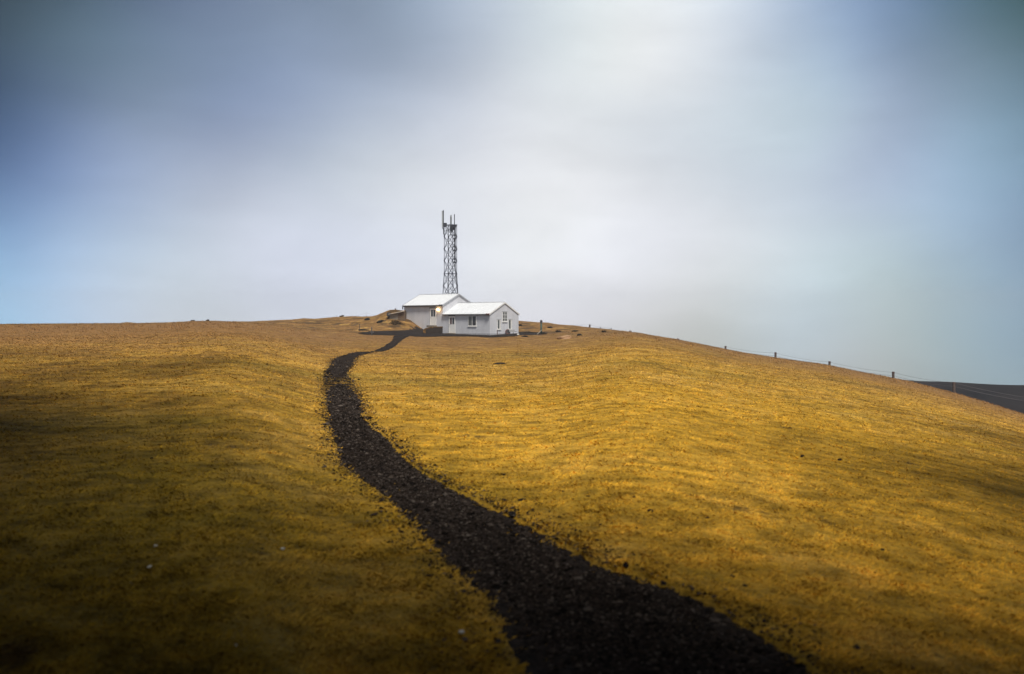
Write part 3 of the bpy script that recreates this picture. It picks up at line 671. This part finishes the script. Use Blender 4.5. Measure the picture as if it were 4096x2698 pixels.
for k in range(4):
    add(MB().bar(cpos(k, zb), cpos(k, zj), .055).bar(cpos(k, zj), cpos(k, zt), .042), 'leg', STEEL)
lv = [900, 947, 997, 1044, 1096, 1144, 1192, 1240, 1280]
for k in range(4):
    m = MB(); k2 = (k + 1) % 4
    for a, b in zip(lv[:-1], lv[1:]):
        za, zb_ = tz(a), tz(b); m.bar(cpos(k, za), cpos(k2, zb_), .042); m.bar(cpos(k, zb_), cpos(k2, za), .030)
    for p in (902, 1096): m.bar(cpos(k, tz(p)), cpos(k2, tz(p)), .036)
    add(m, 'bracing', STEEL)
for k in range(4):
    for p in lv[1:-1]: c = cpos(k, tz(p)); add(MB().box(c.x - .09, c.x + .09, c.y - .03, c.y + .03, c.z - .11, c.z + .11), 'joint_plate', STEEL)
# ladder at the back-left, cable run at the front
bk = cpos(3, 0) * 0.55 + cpos(2, 0) * 0.1; m = MB()
for dx in (-.2, .2): m.bar((bk.x + dx, bk.y, zb), (bk.x + dx, bk.y, zt - .4), .022)
z = zb + .3
while z < zt - .5: m.bar((bk.x - .2, bk.y, z), (bk.x + .2, bk.y, z), .013); z += .3
add(m, 'ladder', STEEL)
m = MB(); fc = cpos(1, 0)
pts_ = [(1.00, 0.12, 905), (1.0, 0.10, 1045), (0.8, 0.28, 1100), (1.0, 0.42, 1160), (1.0, .42, 1270)]
for j in range(5):
    prev = None
    for s_, dx, py in pts_:
        p = Vector((fc.x * s_ + dx + .035 * j, fc.y * s_ + .02 * j, tz(py)))
        if prev: m.bar(prev, p, .022 if py < 1100 else .014)
        prev = p
for p in (945, 960, 990, 1005, 1040, 1052): m.box(fc.x - .02, fc.x + .24, fc.y - .06, fc.y + .06, tz(p) - .13, tz(p) + .13)
add(m, 'cable_run', STEELD)
# head: platform, boxes and panels
add(MB().box(-1.0, .95, -.04, .04, zt - .06, zt + .03).box(-.2, .75, -.5, .5, zt - .05, zt + .01), 'platform', STEEL)
def txx(px): return (px - CX) / F * TY - tc0[0]
m = MB().box(txx(1776), txx(1787), -.25, .2, tz(909), tz(893)); add(m, 'equipment_box', STEELD, bevel=.03)
m = MB().box(txx(1800.5), txx(1812), -.5, -.1, tz(928), tz(905)); m.box(txx(1812), txx(1823), -.45, .0, tz(921), tz(902)); add(m, 'equipment_box', STEELD, bevel=.03)
def antenna(x0, x1, y0, y1, pole=None, pt=6, y=-.3):
    m = MB(); n = 10; r = (txx(x1) - txx(x0)) / 2; c = (txx(x0) + txx(x1)) / 2
    m.bar((c, y, tz(y1)), (c, y, tz(y0)), r, n); a = add(m, 'antenna', PANEL)
    q = MB().bar((c, y, tz(y0)), (c, y, tz(y0 - 3)), r * 1.0, 8, .05).bar((c, y, tz(y0 - 3)), (c, y, tz(y0 - pt)), .03, 6, .01); q.build('tip', STEELD, a)
    if pole: MB().bar((txx(pole[0]), y - .12, tz(pole[2])), (txx(pole[0]), y - .12, tz(pole[1])), .055).build('pole', STEELD, a)
antenna(1768, 1774, 848, 910, (1775, 843, 940), 3)
antenna(1801, 1808, 866, 905, (1804.8, 870, 946), 6)
antenna(1816.5, 1820, 863, 905, (1818.6, 860, 925), 6)
add(MB().bar((txx(1770), -.3, tz(912)), (txx(1777.6), 0, tz(925)), .04).bar((txx(1769), -.3, tz(909)), (txx(1775), -.3, tz(924)), .04).bar((txx(1777), 0, tz(926)), (txx(1800), -.1, tz(920)), .035), 'mounting_arm', STEELD)

# ------------------------------------------------------------------ turf cellar left of the rear cottage
TURFM = MT_GROUND
PEAT = mat('dark_peat', (0.035, 0.022, 0.013), 0.95, var=0.4, scale=3, bump=0.6, bscale=8)
BEAM = mat('bleached_timber', (0.52, 0.47, 0.38), 0.8, var=0.12, scale=5)
EARTHW = mat('earth_brown_wall', (0.155, 0.10, 0.055), 0.95, var=0.3, scale=2.5, bump=0.5, bscale=8)
CY = 123.0
def wx(px, Y=None): return (px - CX) / F * (CY if Y is None else Y)
cel = empty('turf_cellar', (wx(1580), CY, 0)); tag(cel, 'half buried turf cellar with a slanting pale roof beam left of the cottages', 'cellar')
ox = wx(1580)
def P(px, py, Y=None):
    Y = CY if Y is None else Y
    return (wx(px, Y) - ox, Y - CY, zof(py, Y))
def slab(pts, dy, name, m_, par=cel):
    q = MB(); n = len(pts); vs = [P(*p) for p in pts]; vs2 = [(x, y + dy, z) for x, y, z in vs]
    q.add(vs + vs2, [tuple(range(n)), tuple(range(n, 2 * n))[::-1]] + [(i, (i + 1) % n, (i + 1) % n + n, i + n) for i in range(n)]); return q.build(name, m_, par)
slab([(1560, 1258.5), (1591, 1252), (1591, 1290), (1557, 1288)], 3.0, 'wall', CONC)
slab([(1591.3, 1252), (1618, 1246.5), (1618, 1300), (1591.3, 1296)], 3.0, 'side_wall', EARTHW)
slab([(1554, 1257), (1618, 1244), (1618, 1246.6), (1554, 1259)], -0.35, 'roof_beam', BEAM)
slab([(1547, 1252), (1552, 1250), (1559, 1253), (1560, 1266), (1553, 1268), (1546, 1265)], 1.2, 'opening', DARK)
# turf roof: a lump over it
bmx = []; q = MB(); nn_ = 14
vs = [(wx(1548 + 70 * i / nn_) - ox, 0.2 + 3.2 * j / 6, zof(np.interp(1548 + 70 * i / nn_, [1548, 1561, 1578, 1600, 1618], [1252, 1243, 1242, 1245.5, 1246]), CY) + .12 * math.sin(j * .9) * (1 if 0 < j < 6 else 0) - (0.25 if j == 0 else 0)) for j in range(7) for i in range(nn_ + 1)]
q.add(vs, [(j * (nn_ + 1) + i, j * (nn_ + 1) + i + 1, (j + 1) * (nn_ + 1) + i + 1, (j + 1) * (nn_ + 1) + i) for j in range(6) for i in range(nn_)])
q.build('turf_roof', MT_GROUND, cel, True)
MB().bar(P(1582, 1242, CY + 1), P(1582, 1235, CY + 1), .06).bar(P(1582, 1236.5, CY + 1), P(1582, 1235, CY + 1), .13).build('vent_pipe', RUST, cel)

# peat bank with grassy top in the corner between the two cottages
BY = 118.6
bank = empty('retaining_wall', (wx(1735, BY), BY, 0)); tag(bank, 'low dark peat retaining wall with grassy top beside the cottage corner', 'wall')
ox = wx(1735, BY); CYs = CY; CY = BY
def lump(tab, y0, y1, nm, m_, par, jit=.05, seed=2):
    """closed lumpy body from (column, bottom row, top row)"""
    gg = np.random.default_rng(seed); cols = np.linspace(tab[0][0], tab[-1][0], 22); t = np.array(tab, float); q = MB(); ny = 8
    vs = []
    for j in range(ny + 1):
        f = j / ny; Y = y0 + (y1 - y0) * f
        for c in cols:
            b = np.interp(c, t[:, 0], t[:, 1]); tp = np.interp(c, t[:, 0], t[:, 2]); s_ = math.sin(math.pi * min(1, 0.08 + f * .92)) ** .35 if f < 1 else 0.3
            zb_, zt_ = zof(b, BY), zof(tp, BY); vs.append((wx(c, BY) - ox, Y - BY, zb_ + (zt_ - zb_) * s_ + gg.normal(0, jit)))
    n0 = len(cols); k0 = len(vs)
    fs = [(j * n0 + i, j * n0 + i + 1, (j + 1) * n0 + i + 1, (j + 1) * n0 + i) for j in range(ny) for i in range(n0 - 1)]
    q.add(vs, fs); front = [(x, y - .04, z) for x, y, z in vs[:n0]] + [(x, y - .04, z - 1.6) for x, y, z in vs[:n0]]
    q.add(front, [(i, i + 1, n0 + i + 1, n0 + i) for i in range(n0 - 1)]); return q.build(nm, m_, par, True)
slab([(1703, 1319), (1712, 1313.5), (1735, 1311), (1768, 1309.5), (1768, 1342), (1715, 1342), (1704, 1333)], 1.2, 'earth_face', PEAT, bank)
slab([(1692, 1322), (1700, 1314), (1722, 1308.5), (1745, 1307), (1768.5, 1307), (1768.5, 1310.5), (1735, 1312), (1712, 1315), (1702, 1320), (1703, 1336), (1695, 1335)], 1.6, 'turf_capping', MT_GROUND, bank)
CY = CYs

# ------------------------------------------------------------------ small things
WOOD = mat('weathered_post', (0.10, 0.075, 0.065), 0.9, var=0.3, scale=5)
GREENP = mat('green_painted_steel', (0.035, 0.075, 0.05), 0.6, var=0.3, scale=4)
WIRE = mat('fence_wire', (0.16, 0.15, 0.16), 0.6, metal=0.3)
def gz_(x, y): return float(height_raw(np.array(x), np.array(y)))
def crest(px):
    yy = np.arange(30, 160, 0.5); z = height_raw(yy * (px - CX) / F, yy); return yy[np.argmax(z / yy)]
# green post right of the cottages
x, y = hit(2165, 1325, y0=60); x, y = wx(2165, 121), 121.0; zg = gz_(x, y)
gp = empty('green_post', (x, y, zg)); tag(gp, 'green metal post with a rounded dark cap standing right of the cottages', 'post')
zt_ = zof(1281, y) - zg
MB().bar((0, 0, -.3), (0, 0, zt_ - .35), .115, 10).build('shaft', GREENP, gp, True)
MB().bar((0, 0, zt_ - .36), (0, 0, zt_ - .08), .16, 10).bar((0, 0, zt_ - .08), (0, 0, zt_), .16, 10, .09).build('cap', TRIM, gp)
# fence
posts = [(2359, 1298.5), (2902, 1385), (3102, 1410), (3318, 1446), (3573, 1487.5), (3816, 1529)]
where = ['nearest the cottages, standing alone on the crest', 'second along the crest from the cottages', 'third along the crest, just right of mid slope', 'fourth along the crest', 'fifth, last one seen against the sky', 'rightmost, standing against the dark hillside']
top3 = []
for (px, py), wtxt in zip(posts, where):
    yc = crest(px) + 1.0 if px < 3700 else 96.0
    x = wx(px, yc); zg = gz_(x, yc); zt_ = zof(py, yc)
    o = empty('fence_post', (x, yc, zg)); tag(o, 'weathered square fence post ' + wtxt, 'fence post', 'fence posts along the hill crest')
    h_ = zt_ - zg; MB().box(-.105, .105, -.1, .1, -.3, h_).build('shaft', WOOD, o, bevel=.015)
    MB().box(-.12, .12, -.115, .115, h_ - .13, h_ - .06).build('band', RUST, o); top3.append(Vector((x, yc, zt_)))
# wires: one sagging pair per bay
chain = top3[1:]; m = MB()
x, yc = wx(2835, crest(2835) + 1), crest(2835) + 1; chain = [Vector((x, yc, zof(1383, yc)))] + chain
e_ = Vector((wx(4200, 90), 90, zof(1600, 90))); chain.append(e_)
for off_ in (0.08, 0.42):
    for a, b in zip(chain[:-1], chain[1:]):
        prev = None
        for i in range(13):
            t = i / 12; p = a.lerp(b, t); p.z -= off_ + 0.30 * 4 * t * (1 - t) * 0.5; zg = gz_(p.x, p.y) + .03; p.z = max(p.z, zg)
            if prev: m.bar(prev, p, .011, 4)
            prev = p
fw_ = m.build('fence_wire', WIRE); tag(fw_, 'two thin sagging wires strung between the posts along the crest', 'wire')
m = MB(); prev = None; a0 = top3[0]
for (px, py) in [(2300, 1302), (2359, 1300), (2402, 1309), (2445, 1314)]:
    yc = crest(px) + .8; p = Vector((wx(px, yc), yc, zof(py, yc)))
    if prev: m.bar(prev, p, .010, 4)
    prev = p
tag(m.build('stay_wire', WIRE), 'thin slack wire running from the lone crest post down to two stakes', 'wire')
for px, py, nm_ in ((2402, 1308.5, 'thin stake beside the lone crest post, the nearer one'), (2445, 1312.5, 'thin stake farther right of the lone crest post')):
    yc = crest(px) + .8; x = wx(px, yc); zg = gz_(x, yc); o = MB().bar((0, 0, -.2), (0, 0, zof(py, yc) - zg), .045, 6).bar((0, 0, zof(py, yc) - zg - .12), (0, 0, zof(py, yc) - zg), .07, 6).build('stake', WOOD); o.location = (x, yc, zg); tag(o, nm_, 'stake', 'stakes on the crest')
# thin whip mast with guys, left of the cellar, and its lower neighbour
for px, top_, nm_ in ((1465, 1249, 'thin guyed wire mast on the crest left of the turf cellar'), (1347, 1262, 'short thin wire mast farthest left on the crest')):
    yc = crest(px) + .5; x = wx(px, yc); zg = gz_(x, yc); o = empty('wire_mast', (x, yc, zg)); tag(o, nm_, 'mast', 'thin wire masts on the crest')
    h_ = zof(top_, yc) - zg; MB().bar((0, 0, -.1), (0, 0, h_), .022, 6, .012).build('pole', WIRE, o)
    if px == 1465: MB().bar((0, 0, h_ * .8), (-1.5, 0, h_ * .05), .007, 4).bar((0, 0, h_ * .8), (1.7, 0, h_ * .05), .007, 4).build('guy_wires', WIRE, o)
# dark gate stake in the yard corner
x, y = hit(1487, 1343, y0=60); zg = gz_(x, y); o = MB().bar((0, 0, -.2), (0, 0, zof(1310, y) - zg), .055, 6).box(-.12, .2, -.05, .05, .25, .42).build('yard_stake', TRIM); o.location = (x, y, zg); tag(o, 'dark upright stake at the left end of the black yard', 'stake')
x, y = hit(1437, 1322, y0=60); zg = gz_(x, y); o = MB().bar((0, 0, -.2), (.05, 0, .75), .04, 6).build('yard_stake', WOOD); o.location = (x, y, zg); tag(o, 'thin brown stake in the turf left of the black yard', 'stake')
# leaning stick
x, y = wx(2157, 117), 117.0; zg = gz_(x, y); o = MB().bar((-.28, 0, 0), (.3, .3, .55), .03, 6).build('leaning_stick', BEAM); o.location = (x, y, zg); tag(o, 'pale thin stick leaning at the foot of the green post', 'stick')
# wheelbarrow tipped against the gable
bp_ = C0 + gvec * toplane_gable(2027) - fvec * 0.55
zg = zof(1340, bp_.y); wb = empty('wheelbarrow', (bp_.x, bp_.y, zg), 0); tag(wb, 'dark wheelbarrow with a pale tray parked against the cottage gable', 'wheelbarrow')
m = MB(); n = 14
for r0, yy in ((.26, -.06),):
    for i in range(n):
        a, b = 2 * math.pi * i / n, 2 * math.pi * (i + 1) / n; m.bar((-.3 + r0 * math.cos(a), yy, .36 + r0 * math.sin(a)), (-.3 + r0 * math.cos(b), yy, .36 + r0 * math.sin(b)), .07, 6)
m.build('wheel', TRIMR, wb); MB().bar((-.3, -.09, .36), (-.3, -.02, .36), .2, 12).build('hub', TRIM, wb)
MB().prism([(-.1, .34), (.42, .30), (.55, .62), (-.2, .66)], -.25, .2).build('tray', mat('pale_tray', (.42, .41, .4), .6), wb)
for yy in (-.2, .18): MB().bar((-.3, yy * .3, .36), (.75, yy, .4), .025).bar((.35, yy, .36), (.42, yy, -.05), .025).build('handle', TRIM, wb)

# stones
def stone(name, x, y, r, mt, label, cat='stone', group=None, sink=.3, flat=.7, seed=0, zz=None):
    gg = np.random.default_rng(seed + 100); v = iv * (1 + gg.normal(0, .12, (len(iv), 1))); v = v * np.array([1.15, .95, flat]) * r
    v = v + .12 * r * np.sin(v[:, [1, 2, 0]] / r * 2.3 + seed)
    q = MB(); q.add([tuple(a) for a in v], [tuple(f) for f in fi]); o = q.build(name, mt); o.location = (x, y, (gz_(x, y) if zz is None else zz) + r * flat * (1 - sink) - r * .2); o.rotation_euler = (0, 0, seed * 1.7)
    tag(o, label, cat, group); return o
LAVA = mat('black_lava', (0.014, 0.011, 0.010), 0.95, var=0.4, scale=20, bump=0.6, bscale=30, spec=0.2)
PALE = mat('pale_stone', (0.62, 0.60, 0.54), 0.8, var=0.15, scale=8)
PEATH = mat('dark_heather', (0.05, 0.036, 0.02), 0.95, var=0.5, scale=5, bump=0.8, bscale=10, spec=0.05)
LICH = mat('lichen_rock', (0.42, 0.25, 0.13), 0.95, var=0.25, scale=3, bump=.5, bscale=6)
dk = [(2088,2001,11),(2050,2056,15),(2603,2043,10),(2639,2075,6),(2353,1984,6),(2252,1966,5),(2769,1982,6),(2828,2075,6),(2305,2123,7),(2546,2113,5),(2685,2125,5),(2483,2228,9),
      (2655,2333,11),(2536,1991,5),(2071,1957,5),(2017,1900,6),(2294,1997,4),(2155,2012,5),(2168,2018,5),(2387,2161,7),(2017,2001,9),(2198,2046,4),(2237,2069,5),(2380,2161,6),
      (1048,2195,6),(607,1834,6),(3210,1825,8),(3360,1839,9),(3530,2200,7),(2930,2310,9),(2760,2400,10),(2980,2345,8),(1300,1868,6),(2134,2063,5),(2215,2068,4),(2447,2095,3.5),(2336,2032,3.5),
      (2566,2135,4),(2790,2075,4),(2815,1998,4),(2130,2040,6),(2100,1990,4),(2060,1990,4),(2015,1912,4)]
spec_lab = {(2088,2001): 'largest round black stone on the lit grass right of the path', (2050,2056): 'wide flat black stone at the right edge of the path',
            (2603,2043): 'black stone lying alone on the bright grass right of the path, oval and flat', (2655,2333): 'black stone at the tip of the gravel fringe, low on the right of the path',
            (1048,2195): 'small black stone in the dim grass left of the path'}
for i, (px, py, rp) in enumerate(dk):
    x, y = hit(px, py + rp * .6); stone('lava_stone', x, y, rp / F * y * 1.15, LAVA, spec_lab.get((px, py), 'small dark lava stone lying loose in the yellow grass'), 'stone', 'dark stones scattered over the grass', seed=i, flat=.6)
for i, (px, py, rp, lb) in enumerate([(622,2190,6,'small white stone in the dark grass, farthest left of the pale ones'), (1131,2202,6,'small white stone in the dim grass left of the path'),
                                      (1846,2541,10,'white stone lying by the left edge of the path at the bottom'), (598,2273,6,'greyish pale stone just below the leftmost white one'), (944,2588,5,'tiny pale stone in the darkest grass at the bottom left')]):
    x, y = hit(px, py + 3); stone('white_stone', x, y, rp / F * y * 1.25, PALE, lb, 'stone', 'pale stones in the foreground grass', seed=60 + i, flat=.7, sink=-.55)
def farstone(px, py, rp, mt, label, name='boulder', flat=.5, Y=None):
    if Y is None: x, y = hit(px, py + rp * flat, y0=60)
    else: x, y = wx(px, Y), Y
    return stone(name, x, y, rp / F * y, mt, label, 'boulder', seed=int(px) % 37, flat=flat, sink=.1)
farstone(2317, 1338, 11, LAVA, 'dark rounded boulder on the slope right of the green post')
farstone(2255, 1347, 24, LICH, 'pale orange lichened rock slab lying right of the green post', flat=.42)
farstone(2200, 1309, 10, LAVA, 'small dark rock just right of the green post', flat=.4)
farstone(2098, 1345, 13, LAVA, 'low dark rock near the cottage corner', flat=.3)
farstone(2073, 1338, 5, PALE, 'small pinkish white stone at the foot of the cottage corner', flat=.6)
farstone(2000, 1452, 30, LAVA, 'flat dark outcrop in the grass below the cottages', flat=.18)
for px in (2521, 2713):
    yc = crest(px); farstone(px, 0, 6, GREYT, 'grey stone on the skyline, ' + ('left of the mid slope' if px < 2600 else 'on the mid slope left of the fence'), Y=yc, flat=.8)
farstone(1470, 1276, 12, LAVA, 'low dark rock on the turf left of the cellar', flat=.4)
for px, py, rr_, fl, lb in ((1585, 1293, 38, .2, 'long dark heather clump below the turf cellar'), (2118, 1333, 34, .22, 'dark heather clump against the right foot of the cottage'), (2168, 1338, 24, .25, 'dark heather clump round the base of the green post'),
                        (2232, 1329, 13, .4, 'small greenish heather clump between the green post and the lichened rock'), (1452, 1322, 26, .2, 'dark heather clump at the left tip of the black yard'), (2080, 1304, 8, .35, 'tiny dark heather clump high beside the cottage gable'),
                        (2300, 1327, 16, .25, 'dark heather clump just above the dark rounded boulder'), (2415, 1330, 9, .35, 'small heather clump below the stakes on the crest'), (1520, 1290, 16, .3, 'dark heather clump on the turf left of the cellar')):
    x, y = hit(px, py, y0=60); R_ = rr_ / F * y; gg = np.random.default_rng(px); nb = int(260 + 90 * R_ / .4); an = gg.uniform(0, 6.28, nb); rd = R_ * np.sqrt(gg.random(nb)) * (0.75 + .35 * np.sin(an * 3 + px) * gg.random(nb))
    bx, by = rd * np.cos(an), rd * np.sin(an) * 1.6; hh = (0.06 + 0.13 * gg.random(nb)) * (1.15 - rd / R_ * .7) * min(1.6, fl * 5); zz = height_raw(bx + x, by + y) - .03; tt = gg.uniform(0, 6.28, nb); ww = .05 + .04 * gg.random(nb)
    V_ = np.stack([np.stack([bx - np.sin(tt) * ww, by + np.cos(tt) * ww, zz], -1), np.stack([bx + np.sin(tt) * ww, by - np.cos(tt) * ww, zz], -1), np.stack([bx + np.cos(tt) * hh * .8, by + np.sin(tt) * hh * .8, zz + hh], -1)], 1).reshape(-1, 3)
    zb0 = float(height_raw(np.array(x), np.array(y))); V_[:, 2] -= zb0
    o = npmesh('heather_clump', V_, np.arange(3 * nb).reshape(-1, 3), PEATH); o.location = (x, y, zb0); tag(o, lb, 'shrub', 'dark heather clumps near the cottages')
for px, py in ((1367, 1273), (770, 1287), (830, 1285)):
    farstone(px, 0, 8, PEAT, {1367: 'dark hummock on the crest below the short wire mast', 770: 'dark hummock on the far left skyline', 830: 'second dark hummock on the far left skyline, right of the first'}[px], name='hummock', Y=crest(px), flat=.5)

# ------------------------------------------------------------------ haze
HAZE = True
if HAZE:
    hz = MB().box(-430, 430, -60, 620, -40, 19).build('haze', WALL); hz.data.materials.clear()
    m = bpy.data.materials.new('haze'); m.use_nodes = True; t = m.node_tree; t.nodes.clear()
    pv = t.nodes.new('ShaderNodeVolumePrincipled'); pv.inputs['Density'].default_value = 0.00068; pv.inputs['Color'].default_value = (0.93, 0.95, 1.0, 1); pv.inputs['Anisotropy'].default_value = 0.2
    o_ = t.nodes.new('ShaderNodeOutputMaterial'); t.links.new(pv.outputs[0], o_.inputs['Volume']); hz.data.materials.append(m)
    tag(hz, 'thin pale mist over the whole hillside', 'haze', kind='stuff')
